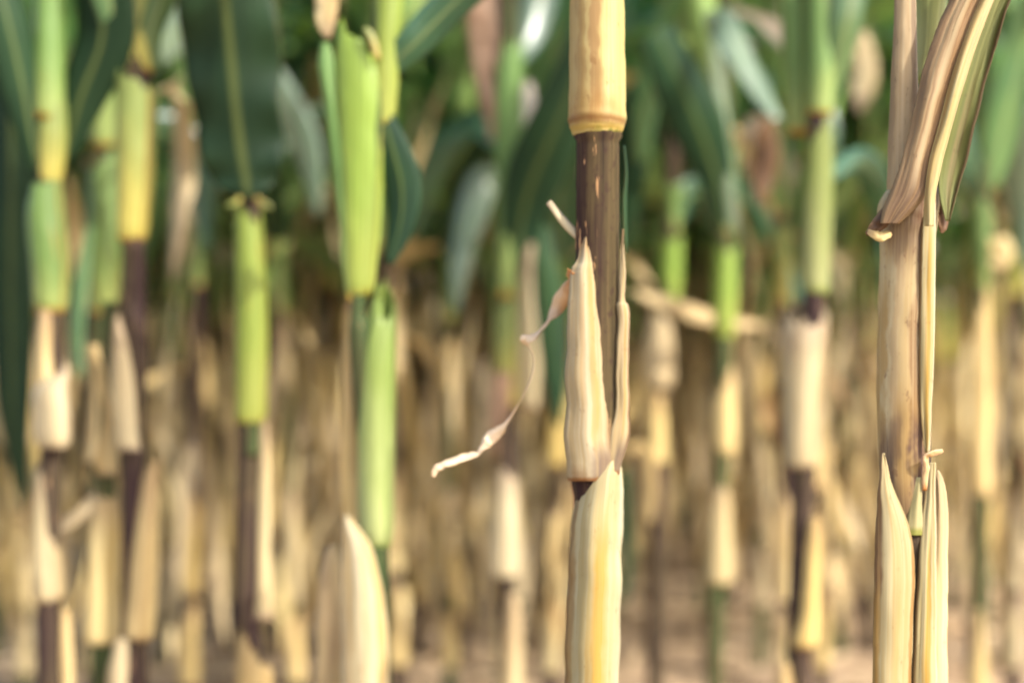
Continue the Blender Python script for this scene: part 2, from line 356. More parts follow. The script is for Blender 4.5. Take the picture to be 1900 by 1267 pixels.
# ------------------------------------------------------------------ generic corn plant
def pieces_plant(seed, zstart=0.0, zgreen=None, height=2.2, x_at=None, skip_blade_below=0.0, r0=0.0115, lo=1.0):
    """Returns [(part name, material, [grids], thickness)], local to the plant base."""
    q = random.Random(seed); out = []
    if zgreen is None: zgreen = q.uniform(0.42, 0.66)
    lean = q.uniform(-0.05, 0.05); leany = q.uniform(-0.04, 0.04); bend = q.uniform(-0.03, 0.03)
    lean = lean * 1.6; fx = x_at or (lambda z: lean * z + bend * math.sin(z * 2.2))
    fy = lambda z: leany * z
    nodes = [0.02]; z = 0.02; step = 0.05
    while z < height:
        step = min(0.18 if z < 0.55 else 0.125, step + 0.04) * q.uniform(0.92, 1.08); z += step; nodes.append(z)
    rad = lambda z: r0 * (1.0 - 0.55 * max(0.0, z / height) ** 1.3)
    az0 = q.uniform(0, 6.28)
    path = []; radii = []
    zz = zstart - 0.02
    while zz < height + 0.1:
        path.append(Vector((fx(zz), fy(zz), zz)))
        nd = min(abs(zz - nn) for nn in nodes)
        radii.append(rad(zz) * (1.14 if nd < 0.008 else 1.0)); zz += 0.0166 / lo if lo < 1 else 0.0166
    out.append(('stalk', M['stalk_brown'] if q.random() < 0.6 else M['stalk_green'], [(tube_rows(path, radii, 10, 0.05, seed), True)], 0))
    for i in range(1, len(nodes) - 1):
        z0 = nodes[i]; gap = nodes[i + 1] - z0
        if z0 < zstart: continue
        az = az0 + (i % 2) * math.pi + q.uniform(-0.5, 0.5)
        x, y, r = fx(z0), fy(z0), rad(z0)
        bz = az
        if z0 < zgreen:                                   # dead lower part
            st = q.random(); mt = M['dry'] if q.random() < 0.6 else M['dry_yellow']
            L = gap * q.uniform(0.9, 1.05)
            if st < 0.66:                                 # wrapped
                L = gap * q.uniform(1.0, 1.1); w = q.uniform(1.12, 1.3)
                keys = [(x, y, z0, r * 1.15), (x, y, z0 + L * 0.06, r * w), (fx(z0 + L * .35), y, z0 + L * 0.35, r * w * 0.97), (fx(z0 + L * .7), y, z0 + L * 0.7, r * (w * .5 + .58)), (fx(z0 + L), fy(z0 + L), z0 + L, r * 1.08)]
                a = math.degrees(-az) + 180
                out.append(('sheath', mt, [(sheath_rows(keys, a - 190, a + 185, 11, 16, 0.06, seed + i, 0.12, True, 1.0, 0.25, 0.12), False)], 0))
            elif st < 0.95:                               # split, half peeled away
                cov = q.uniform(130, 230); pl = q.uniform(0.002, 0.012); a = q.uniform(0, 360)
                dx, dy = math.cos(R(a)) * pl, -math.sin(R(a)) * pl
                keys = [(x, y, z0, r * 1.16), (x + dx * .3, y + dy * .3, z0 + L * 0.35, r * 1.2), (x + dx, y + dy, z0 + L * 0.7, r * 1.1), (x + dx * 2.2, y + dy * 2.2, z0 + L, r * 0.6)]
                out.append(('sheath', mt, [(sheath_rows(keys, a - cov / 2, a + cov / 2, 10, 12, 0.0, seed + i, 0.14, True, 1.0, 0.45, 0.15), False)], 0))
            for _ in range((1 if q.random() < 0.4 else 0) if z0 > 0.12 else 0):
                bz += q.uniform(-0.6, 0.6)
                bm = M['dry_leaf'] if q.random() < 0.65 else M['brown_leaf']
                out.append(('dead_leaf', bm, [(blade_rows((fx(z0 + L), fy(z0 + L), z0 + L), bz, q.uniform(-0.9, 0.4), q.uniform(0.10, 0.28), q.uniform(0.012, 0.03), q.uniform(0.9, 2.0), q.uniform(-2.5, 2.5), n=12, m=5, wav=0.4, fold=0.5, seed=seed + i, dp=0.6, crumple=0.7), False)], 0))
            for _ in range(q.choice([2, 3, 4])):
                a2 = q.uniform(0, 6.28); zz = z0 + gap * q.uniform(0.2, 1.3); of = r * 1.1 + 0.045 * q.random() ** 2
                dn = q.random() < 0.75; ln = q.uniform(0.12, 0.34)
                if dn: ln = min(ln, zz - 0.15)
                if ln < 0.06: continue
                out.append(('dead_leaf', q.choice([M['dry'], M['dry_leaf'], M['dry_yellow'], M['dry_leaf']]), [(blade_rows((fx(zz) + math.cos(a2) * of, fy(zz) + math.sin(a2) * of, zz), a2, q.uniform(-1.54, -1.25) if dn else q.uniform(1.25, 1.5), ln, q.uniform(0.010, 0.030), q.uniform(-0.1, 0.15), q.uniform(-2, 2), n=8, m=3, wav=0.3, fold=0.5, seed=seed + i * 5 + zz, dp=1.0, crumple=0.6), False)], 0))
        else:
            L = gap * q.uniform(0.85, 1.02)
            mt = M['gsheath'] if z0 > zgreen + 0.25 or q.random() < 0.5 else (M['ysheath'] if q.random() < 0.6 else M['brightsheath'])
            keys = [(x, y, z0, r * 1.2), (fx(z0 + L * .4), fy(z0 + L * .4), z0 + L * 0.4, r * 1.25), (fx(z0 + L * .8), fy(z0 + L * .8), z0 + L * 0.8, r * 1.38), (fx(z0 + L), fy(z0 + L), z0 + L, r * 1.6)]
            a = math.degrees(-az) + 180
            out.append(('sheath', mt, [(sheath_rows(keys, a - 185, a + 185, 8, 16, 0.05, seed + i, 0.05), False)], 0))
            if z0 + L > skip_blade_below:
                bm = q.choice([M['blade'], M['blade'], M['blade_dark_shaded'], M['blade_painted_gloss'], M['blade_painted_gloss'], M['blade_pale']])
                hs = z0 / height
                LL = q.uniform(0.45, 0.8) * (1 - 0.3 * max(0, hs - 0.6)); WW = q.uniform(0.075, 0.11)
                if z0 < zgreen + 0.12 and q.random() < 0.15: bm = M['dry_leaf']; WW *= 0.6
                rr = blade_rows((fx(z0 + L) + math.cos(bz) * r, fy(z0 + L) + math.sin(bz) * r, z0 + L - 0.005), bz, q.uniform(0.7, 1.25), LL, WW, q.uniform(1.3, 3.2), q.uniform(-0.9, 0.9), n=14, m=7, wav=0.16, fold=q.uniform(0.15, 0.4), curl=q.uniform(-0.5, 0.5), seed=seed + i)
                out.append(('leaf', bm, [(rr, False)], 0))
            if 0.5 < z0 < 1.4 and q.random() < 0.5:
                out.append(('dead_leaf', q.choice([M['husk_white_glint'], M['husk_white_glint'], M['dry'], M['brown_leaf']]), [(blade_rows((x, y, z0 + L * 0.9), bz + q.uniform(1, 5), q.uniform(0.2, 1.0), q.uniform(0.08, 0.2), q.uniform(0.025, 0.05), q.uniform(1.5, 3), q.uniform(-1.5, 1.5), n=9, m=5, wav=0.3, fold=0.4, seed=seed + i * 3, dp=0.7, crumple=0.6), False)], 0))  # white scraps here stand in for glints among the green leaves
            if 0.85 < z0 < 1.15 and q.random() < 0.65:
                d = Vector((math.cos(bz) * 0.28, math.sin(bz) * 0.28, 1)).normalized(); b = Vector((x, y, z0)) + Vector((math.cos(bz), math.sin(bz), 0)) * r
                prof = [(0, .35), (.06, .7), (.2, 1), (.45, 1.02), (.7, .8), (.9, .45), (1, .2)]
                EL = 0.2
                rows = tube_rows([b + d * EL * s for s, _ in prof], [0.024 * w for _, w in prof], 10, 0.12, seed)
                srows = [tube_rows([b + d * EL * (0.98 + 0.04 * k) + Vector((q.uniform(-1, 1), q.uniform(-1, 1), 0)) * 0.006 * k - Vector((0, 0, 0.004)) * k * k for k in range(5)], [0.004, .004, .003, .002, .001], 5) for _ in range(5)]
                out.append(('ear', M['husk'], [(rows, True)], 0)); out.append(('silk', M['silk'], [(s, True) for s in srows], 0))
    return out

def build_parts(pcs, root):
    last = None
    for nm, mt, grids, th in pcs:
        mb = MB()
        for g, cl in grids: mb.grid(g, cl, mt)
        o = obj(nm, mb, last if nm == 'silk' else root, th)
        if nm == 'ear': last = o

def copy_tree(o, parent=None):
    c = o.copy(); C.objects.link(c)
    if parent: c.parent = parent
    for ch in list(o.children): copy_tree(ch, c)
    return c

# ------------------------------------------------------------------ hand built front plants
class Plant:
    def __init__(s, px, D, label, group=None):
        s.D = D; s.X0 = (px - 950) * K * D
        s.root = empty('corn_plant', (s.X0, D, 0))
        tag(s.root, label, 'corn plant', group)
    def pt(s, px, py, dy=0.0):
        d = s.D + dy
        return Vector(((px - 950) * K * d - s.X0, dy, CAM_H + (633.5 - py) * K * d))
    def part(s, name, mat, grids, thick=0.0, label=None):
        mb = MB()
        for g, cl in grids: mb.grid(g, cl, M[mat])
        o = obj(name, mb, s.root, thick)
        if label: o['label'] = label
        return o
    def stalk(s, keys, mat='stalk_brown', n=60, nodes=()):
        """keys: (px, py, half width px) top to bottom; the last one is taken down to the soil."""
        zz = 633.5 + CAM_H / (K * s.D)
        keys = list(keys) + [(keys[-1][0] * 0.3 + ((s.X0 / (K * s.D)) + 950) * 0.7, zz + 30, keys[-1][2] * 1.1)]
        p = smooth_path(keys, n)
        rad = [h * K * s.D * (1.13 if any(abs(y - ny) < 12 for ny in nodes) else 1) for _, y, h in p]
        s.part('stalk', mat, [(tube_rows([s.pt(x, y) for x, y, _ in p], rad, 18, 0.05, s.D), True)])
    def sheath(s, rows, mat, a0=-185, a1=185, n=26, seg=30, spiral=0.05, wob=0.05, thick=0.0007, dy=0.0, name='sheath', seed=0.0, label=None, ysc=1.0, cut=0.13, jag=0.10):
        """rows: (py, left px, right px) bottom to top."""
        keys = []
        for py, l, r in rows:
            c = s.pt((l + r) / 2, py, dy); keys.append((c.x, c.y, c.z, (r - l) / 2 * K * s.D / (1 + spiral * 0.5)))
        return s.part(name, mat, [(sheath_rows(keys, a0, a1, n, seg, spiral, seed or s.D * 7 + rows[0][0] * 0.013, wob, True, ysc, cut, jag), False)], thick, label)
    def strip(s, rows, mat, dy=0.0, bow=0.8, n=30, m=11, thick=0.0007, name='sheath', rough=2.0, seed=0.0, label=None, flare=0.0, wrinkle=0.0016):
        """A peeled piece: rows (py, left px, right px[, extra dy]) bottom to top, bowed toward the camera."""
        rows = [r if len(r) == 4 else (*r, 0.0) for r in rows]
        g = []
        n = int(n * 1.6)
        for i, (py, l, r, e) in enumerate(smooth_path(rows, n)):
            row = []; w = max(0.5, (r - l)) * K * s.D * 0.5
            jl = rough * (mnoise.noise(Vector((py * 0.018, seed, 1))) + 0.25 * mnoise.noise(Vector((py * 0.05, seed, 2))) + 0.3 * max(0, mnoise.noise(Vector((py * 0.23, seed, 3)))) ** 0.5)
            jr = rough * (mnoise.noise(Vector((py * 0.018, seed, 7))) + 0.25 * mnoise.noise(Vector((py * 0.05, seed, 8))) - 0.3 * max(0, mnoise.noise(Vector((py * 0.23, seed, 9)))) ** 0.5)
            for j in range(m):
                t = j / (m - 1); x = (l + jl) * (1 - t) + (r + jr) * t
                y = dy + e - bow * w * math.sin(math.pi * t) + flare * w * abs(2 * t - 1) ** 3
                y += wrinkle * (mnoise.noise(Vector((t * 4, py * 0.008, seed + 3))) + 0.6 * mnoise.noise(Vector((t * 9, py * 0.006, seed + 5))))
                row.append(s.pt(x, py, y))
            g.append(row)
        return s.part(name, mat, [(g, False)], thick, label)
    def ribbon(s, keys, mat, name='leaf', n=40, m=7, fold=0.2, thick=0.0005, wav=0.0, seed=0.0, label=None, crumple=0.0):
        """keys: (px, py, dy, half width px, roll deg); roll 0 lies flat to the camera."""
        p = smooth_path(keys, n); c = [s.pt(a[0], a[1], a[2]) for a in p]; g = []
        for i in range(n):
            t = (c[min(n - 1, i + 1)] - c[max(0, i - 1)]).normalized()
            side = Vector((0, 1, 0)).cross(t)
            if side.length < 1e-4: side = Vector((1, 0, 0))
            side.normalize(); nr = t.cross(side); ro = R(p[i][4])
            sd = side * math.cos(ro) + nr * math.sin(ro); n2 = t.cross(sd)
            w = max(0.3, p[i][3]) * K * (s.D + p[i][2]); row = []
            for j in range(m):
                u = -1 + 2 * j / (m - 1)
                q = c[i] + sd * u * w + n2 * (abs(u) * fold * w + wav * w * abs(u) ** 1.5 * math.sin(i * 0.6 + seed + (2 if u > 0 else 0)))
                if crumple: q = q + n2 * crumple * w * mnoise.noise(Vector((u * 1.5, i * 0.35, seed)))
                row.append(q)
            g.append(row)
        return s.part(name, mat, [(g, False)], thick, label)
    def upper(s, py, seed, height=2.1, px=None, skip=0.0, r0=0.014):
        z = s.pt(0, py).z
        x0 = s.pt(px, py).x if px else 0.0
        build_parts([p for p in pieces_plant(seed, zstart=z, zgreen=z - 0.3, height=height, x_at=lambda q: x0, skip_blade_below=skip, r0=r0)], s.root)

def heroes():
    # ---- the sharp stalk right of the middle
    p = Plant(1100, 0.85, 'sharp dry corn stalk, dark bare stem between split cream sheaths, curled shred hanging off')
    p.stalk([(1108, -560, 38), (1109, 100, 39), (1109, 300, 40), (1108, 560, 41), (1106, 880, 42), (1100, 1267, 44), (1098, 1500, 45)], 'hero_stem', 110, nodes=(250, 885, 1500))
    p.sheath([(251, 1064, 1150), (240, 1060, 1156), (222, 1056, 1161), (185, 1057, 1161), (100, 1058, 1160), (0, 1058, 1158), (-120, 1060, 1156), (-300, 1060, 1158), (-380, 1052, 1166)], 'hero_top', -80, 280, n=60, seg=40, wob=0.035, jag=0.015, label='yellow tan sheath with a brown ring at its foot')
    p.strip([(892, 1056, 1136), (880, 1051, 1140), (840, 1048, 1138), (760, 1049, 1132), (680, 1050, 1127), (600, 1053, 1121), (530, 1056, 1114), (500, 1060, 1110), (485, 1069, 1107), (462, 1076, 1100), (446, 1083, 1093), (440, 1087, 1089)], 'hero_cream', dy=-0.010, bow=0.55, n=60, seed=2, rough=3.5, label='pale upright piece of split sheath, pointed at the top')
    p.strip([(880, 1118, 1150), (840, 1124, 1160), (800, 1130, 1167), (760, 1141, 1168), (680, 1143, 1167), (600, 1146, 1168), (568, 1143, 1166), (555, 1147, 1160), (500, 1150, 1161), (450, 1153, 1158), (425, 1155, 1156)], 'hero_cream', dy=-0.009, bow=0.5, n=50, m=7, seed=5, rough=3.0, label='narrow curled strip of the split sheath')
    p.strip([(1540, 1046, 1150), (1400, 1045, 1146), (1267, 1047, 1148), (1180, 1049, 1150), (1100, 1052, 1152), (1000, 1058, 1155), (950, 1064, 1156), (900, 1077, 1156), (875, 1090, 1154), (860, 1108, 1151), (852, 1124, 1146), (847, 1132, 1141)], 'hero_flap', dy=-0.006, bow=0.95, n=70, m=15, seed=9, rough=3.0, label='cream lower sheath with a yellow streak')
    p.sheath([(1545, 1048, 1148), (1400, 1050, 1146), (1200, 1058, 1146), (1000, 1064, 1148), (905, 1066, 1148)], 'dry_leaf', 200, 355, n=20, wob=0.05)
    p.ribbon([(1060, 505, -.012, 10, 20), (1052, 530, .0, 13, 50), (1034, 565, .02, 15, 20), (1012, 600, .02, 8, 75), (990, 624, .025, 8, 50), (972, 630, .025, 9, 10), (982, 645, .03, 3, 60), (990, 668, .03, 2, 80), (984, 705, .03, 1.6, 60), (962, 748, .03, 1.8, 70), (940, 783, .03, 4, 40), (922, 802, .03, 11, 15), (902, 816, .03, 15, 40), (886, 838, .03, 9, 70), (860, 848, .03, 8, 30), (830, 857, .03, 9, 55), (810, 868, .03, 7, 25), (804, 884, .03, 3, 0)], 'shred', name='dead_leaf', n=140, m=9, fold=0.35, seed=3, crumple=0.45, thick=0.0003, label='thin curled shred of dry leaf hanging down to the left')
    p.ribbon([(1074, 438, .0, 8, 10), (1052, 415, .002, 9, 20), (1034, 392, .003, 8, 30), (1018, 374, .004, 6, 10)], 'dry', name='dead_leaf', n=14, m=5, fold=0.6)
    p.ribbon([(1163, 470, .03, 3, 60), (1160, 380, .03, 5, 50), (1163, 320, .03, 4, 60), (1158, 270, .028, 2, 50)], 'blade_dark_shaded', name='leaf', n=14, m=5)
    # ---- the stalk on the right
    p = Plant(1690, 0.83, 'dry corn stalk with a brown folded leaf bending up from its collar')
    p.stalk([(1680, -560, 16), (1680, 0, 16), (1684, 300, 24), (1684, 500, 36), (1684, 700, 40), (1690, 985, 38), (1690, 1267, 40), (1690, 1500, 42)], 'stalk_brown', 90, nodes=(990, 1560))
    p.sheath([(1005, 1650, 1718), (990, 1646, 1722), (940, 1640, 1724), (860, 1633, 1724), (760, 1630, 1726), (640, 1631, 1728), (540, 1633, 1730), (460, 1636, 1732), (410, 1634, 1738), (375, 1632, 1742), (345, 1648, 1742)], 'hero_right', -70, 290, n=60, seg=40, wob=0.05, spiral=0.07, jag=0.02, cut=0.0, label='pale main sheath with purple brown edges')
    # folded bright margin running down the right side
    p.strip([(840, 1717, 1722), (780, 1710, 1727), (700, 1706, 1731), (600, 1706, 1734), (480, 1708, 1736), (400, 1712, 1736), (350, 1712, 1734), (320, 1718, 1738)], 'hero_flap', dy=-0.016, bow=0.35, n=40, m=7, seed=12, rough=1.0, label='bright folded sheath margin')
    p.strip([(993, 1682, 1710), (965, 1684, 1711), (930, 1690, 1711), (885, 1700, 1710)], 'hero_node', dy=-0.0140, bow=0.3, n=14, m=7, seed=66, rough=1.0, name='node', label='pale yellow green node')
    # lower split sheath
    p.strip([(1540, 1612, 1688), (1400, 1616, 1688), (1267, 1619, 1690), (1150, 1621, 1694), (1060, 1622, 1697), (990, 1624, 1690), (930, 1628, 1668), (890, 1632, 1652), (862, 1634, 1646), (840, 1637, 1641)], 'hero_flap_ochre', dy=-0.015, bow=0.45, n=46, m=11, seed=15, rough=2.0, label='cream left half of the split lower sheath')
    p.strip([(1540, 1684, 1745), (1400, 1690, 1742), (1267, 1693, 1738), (1150, 1698, 1738), (1060, 1703, 1737), (980, 1709, 1737), (920, 1715, 1735), (880, 1719, 1735), (858, 1724, 1734)], 'hero_flap', dy=-0.013, bow=0.4, n=46, m=11, seed=18, rough=2.0, label='tan right half of the split lower sheath')
    p.strip([(1540, 1716, 1766), (1267, 1720, 1758), (1100, 1722, 1758), (980, 1726, 1759), (920, 1728, 1757), (890, 1730, 1750), (872, 1732, 1740)], 'dry', dy=-0.004, bow=0.5, n=30, seed=19, label='grey tan inner layer of the split sheath')
    p.ribbon([(1716, 910, -.016, 4, 10), (1722, 872, -.018, 6, 40), (1722, 850, -.02, 8, 60), (1736, 842, -.022, 7, 30), (1750, 836, -.022, 3, 0)], 'shred', name='dead_leaf', n=26, m=5, fold=0.6, seed=8, crumple=0.6)
    # collar flanges
    p.ribbon([(1696, 352, -.018, 8, 10), (1672, 366, -.020, 18, 25), (1650, 388, -.020, 20, 35), (1630, 415, -.018, 14, 20), (1616, 430, -.016, 9, 0), (1606, 434, -.014, 3, 0)], 'hero_collar', name='collar', n=30, m=7, fold=0.5, seed=1, crumple=0.5, label='brown curled collar flange')
    p.ribbon([(1655, 436, -.015, 5, 0), (1640, 434, -.018, 11, 30), (1622, 432, -.018, 9, 20), (1610, 428, -.016, 5, 0)], 'dry', name='collar', n=16, m=7, fold=0.7, seed=1, crumple=0.5)
    p.ribbon([(1736, 350, -.008, 6, 20), (1744, 375, -.006, 12, 30), (1750, 402, -.006, 11, 10), (1750, 424, -.008, 7, 0), (1746, 432, -.008, 2, 0)], 'hero_collar', name='collar', n=22, m=7, fold=0.5, seed=4, crumple=0.5)
    # the folded leaf rising to the right: dry near half, midrib, olive far half
    p.strip([(415, 1634, 1668), (385, 1640, 1700), (350, 1655, 1722), (300, 1672, 1730), (240, 1688, 1745), (170, 1704, 1766), (100, 1722, 1786), (40, 1744, 1806), (0, 1762, 1822), (-120, 1810, 1872), (-260, 1866, 1930), (-380, 1920, 1980)], 'hero_brown', dy=-0.022, bow=0.40, n=70, m=25, seed=21, rough=2.5, name='leaf', flare=0.2, label='brown withered near half of the folded leaf', wrinkle=0.0018)
    p.strip([(420, 1716, 1732), (360, 1716, 1736), (300, 1724, 1748), (240, 1740, 1764), (170, 1758, 1784), (100, 1780, 1806), (40, 1803, 1828), (0, 1820, 1844), (-120, 1870, 1894), (-260, 1926, 1948), (-380, 1976, 1994)], 'hero_midrib', dy=-0.026, bow=0.8, n=60, m=9, seed=24, rough=0.6, name='midrib', thick=0.001, label='pale thick midrib of the folded leaf')
    p.strip([(410, 1754, 1762), (350, 1742, 1778), (300, 1744, 1794), (240, 1758, 1808), (170, 1778, 1824), (100, 1800, 1844), (40, 1822, 1862), (0, 1838, 1876), (-120, 1888, 1930), (-260, 1944, 1990), (-380, 1990, 2030)], 'hero_olive', dy=-0.015, bow=-0.6, n=60, m=11, seed=27, rough=2.0, name='leaf', label='olive green far half of the folded leaf')
    # next sheath above, behind the leaf
    p.sheath([(370, 1648, 1716), (320, 1649, 1712), (220, 1652, 1706), (100, 1656, 1702), (0, 1660, 1700), (-120, 1662, 1698), (-260, 1662, 1700)], 'hero_grey', 30, 260, n=40, seg=24, wob=0.06, dy=-0.002, label='weathered grey tan upper sheath')
    p.sheath([(150, 1700, 1724), (100, 1698, 1742), (0, 1696, 1756), (-120, 1690, 1766), (-260, 1688, 1770)], 'hero_lime', 0, 360, n=20, seg=20, dy=0.035, label='bright green young sheath behind')

    # ---- left foreground leaf plant (stalk just outside the frame)
    p = Plant(-90, 1.55, 'dark blue green corn leaf hanging straight down along the left edge')
    p.stalk([(-90, -600, 24), (-90, 300, 27), (-92, 900, 29), (-92, 1400, 30)], 'stalk_green', 50)
    p.ribbon([(-80, 60, 0, 20, 60), (-40, -10, -.01, 36, 40), (5, 60, -.03, 46, 20), (20, 220, -.04, 50, 8), (20, 420, -.045, 47, 0), (20, 600, -.045, 40, 0), (24, 760, -.045, 30, 5), (36, 880, -.045, 14, 0), (42, 950, -.045, 2, 0)], 'blade_dark_shaded', n=50, m=9, fold=0.22, wav=0.1)
    p.sheath([(520, -120, -62), (300, -118, -60), (60, -120, -54)], 'gsheath', n=12)
    p.upper(-100, 903, 1.25, -90, skip=1.05)

    # ---- far left plant with a green sheath over a tan split one
    p = Plant(90, 1.32, 'corn stalk near the left edge with flared green sheath above stacked tan sheaths')
    p.stalk([(92, -500, 22), (92, 300, 22), (96, 600, 20), (95, 840, 20), (90, 1115, 20), (92, 1400, 22)], 'stalk_brown', 60, nodes=(575, 840, 1112))
    p.sheath([(578, 68, 120), (560, 64, 124), (500, 60, 126), (430, 54, 122), (370, 52, 116), (325, 58, 114)], 'gsheath', 20, 390, n=30, label='green sheath with an orange foot')
    p.strip([(832, 78, 124), (815, 66, 132), (770, 62, 132), (720, 64, 128), (690, 110, 128), (670, 118, 124)], 'dry', dy=-0.016, bow=0.7, n=24, seed=1)
    p.strip([(820, 70, 110), (740, 64, 104), (660, 66, 96), (600, 70, 96), (575, 74, 94)], 'dry', dy=-0.012, bow=0.6, n=24, seed=4)
    p.sheath([(1114, 66, 112), (1100, 60, 117), (1050, 60, 114), (960, 62, 106), (860, 66, 102), (846, 74, 98)], 'dry_yellow', 40, 410, n=30)
    p.strip([(1700, 106, 140), (1400, 104, 138), (1200, 106, 136), (1130, 112, 128)], 'dry_leaf', dy=0.01, bow=0.6, n=20, seed=6)
    p.sheath([(345, 72, 112), (300, 72, 120), (250, 72, 124), (190, 74, 122)], 'ysheath', n=16, seg=20, jag=0.02, cut=0.02)
    p.ribbon([(76, 330, -.005, 16, 0), (60, 260, -.01, 26, 20), (40, 150, -.02, 40, 30), (10, 20, -.03, 46, 30), (-30, -120, -.03, 40, 40)], 'blade_dark_shaded', n=24, fold=0.3)
    p.ribbon([(118, 300, .01, 14, 0), (150, 180, .0, 44, 0), (190, 60, -.01, 60, -10), (170, -80, -.02, 60, -20), (120, -220, -.02, 50, -20)], 'blade_dark_shaded', n=24, fold=0.25)
    p.sheath([(225, 64, 120), (100, 64, 120), (0, 66, 120), (-160, 66, 120)], 'gsheath', n=16, seg=20)
    p.upper(-140, 904, 1.25, 92, skip=1.0, r0=0.012)

    # ---- green sheath behind it
    p = Plant(185, 1.62, 'slim corn stalk with a plain mid green sheath between two yellower neighbours at the left')
    p.stalk([(192, -400, 18), (192, 300, 18), (188, 600, 17), (186, 900, 18), (186, 1300, 18)], 'stalk_green', 50, nodes=(580, 1000))
    p.sheath([(584, 172, 212), (560, 168, 216), (480, 164, 222), (380, 166, 222), (260, 170, 216)], 'gsheath', n=22)
    p.ribbon([(165, 420, -.02, 5, 0), (150, 520, -.03, 14, 10), (140, 620, -.04, 16, 20), (148, 700, -.05, 8, 10)], 'blade_pale', n=16)
    p.strip([(860, 160, 205), (760, 168, 200), (660, 176, 196), (640, 180, 190)], 'dry_leaf', dy=-0.014, bow=0.5, n=18, seed=11)
    p.sheath([(275, 170, 214), (160, 168, 216), (0, 170, 216), (-60, 170, 216)], 'gsheath', n=16, seg=20)
    p.ribbon([(196, 330, .1, 10, 0), (260, 250, .2, 30, 20), (330, 260, .25, 40, 20), (370, 350, .25, 34, 30), (380, 470, .25, 6, 20)], 'blade', n=22, fold=0.2)
    p.ribbon([(190, 180, .3, 10, 0), (330, 60, .3, 40, 20), (400, 40, .3, 44, 20), (470, 120, .3, 40, 30), (560, 260, .3, 34, 30), (590, 400, .3, 6, 20)], 'blade_painted_gloss', n=28, fold=0.2)
    p.upper(0, 905, 1.25, 192, skip=1.0, r0=0.012)

    # ---- yellow green sheath with orange foot
    p = Plant(250, 1.33, 'corn stalk with a yellow green orange footed sheath, left of the broad dark leaf')
    p.stalk([(256, -500, 24), (252, 200, 24), (248, 460, 21), (250, 650, 23), (246, 840, 22), (250, 1180, 22), (254, 1400, 24)], 'stalk_brown', 60, nodes=(446, 840, 1182))
    p.sheath([(448, 224, 268), (438, 218, 272), (400, 217, 277), (300, 217, 284), (200, 216, 288), (110, 216, 292)], 'ysheath', 30, 400, n=34, label='yellow green sheath with an orange brown foot')
    p.strip([(836, 222, 262), (820, 216, 258), (760, 210, 252), (700, 206, 248), (640, 208, 236), (600, 212, 226), (585, 216, 220)], 'dry', dy=-0.016, bow=0.6, n=24, seed=21)
    p.sheath([(1184, 236, 278), (1172, 232, 286), (1100, 238, 290), (1000, 246, 292), (900, 258, 292), (830, 266, 294)], 'dry_yellow', -20, 205, n=28, spiral=0.0, dy=-0.004)
    p.strip([(1700, 196, 232), (1400, 196, 236), (1260, 200, 236), (1185, 214, 240)], 'dry_leaf', dy=-0.01, bow=0.6, n=18, seed=23)
    p.ribbon([(285, 130, 0, 18, 0), (280, 60, -.01, 22, 20), (330, -60, -.02, 30, 40), (380, -200, -.03, 34, 40)], 'blade_pale', n=20)
    p.ribbon([(226, 120, 0, 16, 0), (212, 40, -.02, 26, 20), (180, -80, -.04, 32, 30)], 'blade_pale', n=16)
    p.ribbon([(290, 170, .1, 14, 0), (330, 165, .3, 22, 10), (338, 300, .42, 28, 30), (330, 400, .42, 20, 40), (320, 520, .42, 6, 30)], 'dry', name='dead_leaf', n=22, wav=0.2, crumple=0.3)
    p.sheath([(140, 226, 282), (60, 224, 286), (-20, 222, 288), (-140, 222, 288)], 'ysheath', n=16, seg=20, dy=0.003)
    p.upper(-60, 906, 1.25, 254, skip=1.0, r0=0.012)

    # ---- tan sheath to its left, low
    p = Plant(190, 1.36, 'corn stalk low at the left, smooth cream sheath left of a yellow one')
    p.stalk([(205, 560, 14), (200, 740, 17), (196, 900, 18), (190, 1190, 18), (186, 1500, 20)], 'stalk_green', 40, nodes=(1190,))
    p.sheath([(1192, 166, 212), (1180, 156, 217), (1120, 158, 220), (1040, 162, 222), (960, 168, 222), (915, 174, 214), (895, 184, 200)], 'dry', -20, 205, n=30, spiral=0.0)
    p.strip([(882, 182, 222), (840, 176, 226), (780, 190, 216), (700, 178, 198), (640, 160, 182)], 'dry_leaf', dy=-0.01, bow=0.5, n=20, seed=28, rough=4)
    p.ribbon([(200, 890, 0, 6, 0), (160, 940, -.01, 12, 20), (128, 968, -.01, 14, 30), (112, 985, -.01, 6, 30)], 'dry_leaf', name='dead_leaf', n=14)

    # ---- the plant under the big dark leaf
    p = Plant(460, 1.32, 'corn stalk with a bright lime sheath under a broad dark green leaf')
    p.stalk([(462, -500, 22), (462, 300, 22), (462, 600, 20), (460, 860, 20), (456, 1140, 22), (466, 1300, 26)], 'stalk_brown', 60, nodes=(786, 1150))
    p.sheath([(786, 442, 486), (775, 436, 492), (720, 436, 494), (600, 438, 495), (480, 437, 490), (400, 438, 484), (360, 438, 478), (338, 444, 470)], 'brightsheath', 20, 390, n=36, wob=0.03)
    p.strip([(845, 446, 482), (800, 446, 482), (782, 444, 486)], 'stalk_green', dy=-0.004, bow=0.95, n=8, name='stalk_band', rough=0.5)
    p.strip([(1150, 470, 506), (1120, 474, 505), (1000, 478, 502), (900, 480, 501), (820, 484, 500), (780, 488, 496)], 'dry', dy=-0.006, bow=0.4, n=26, seed=33)
    p.sheath([(1700, 438, 512), (1500, 436, 510), (1350, 436, 508), (1267, 436, 506), (1200, 440, 502), (1165, 446, 490), (1148, 452, 476)], 'dry_yellow', -30, 215, n=26, spiral=0.0, dy=-0.006)
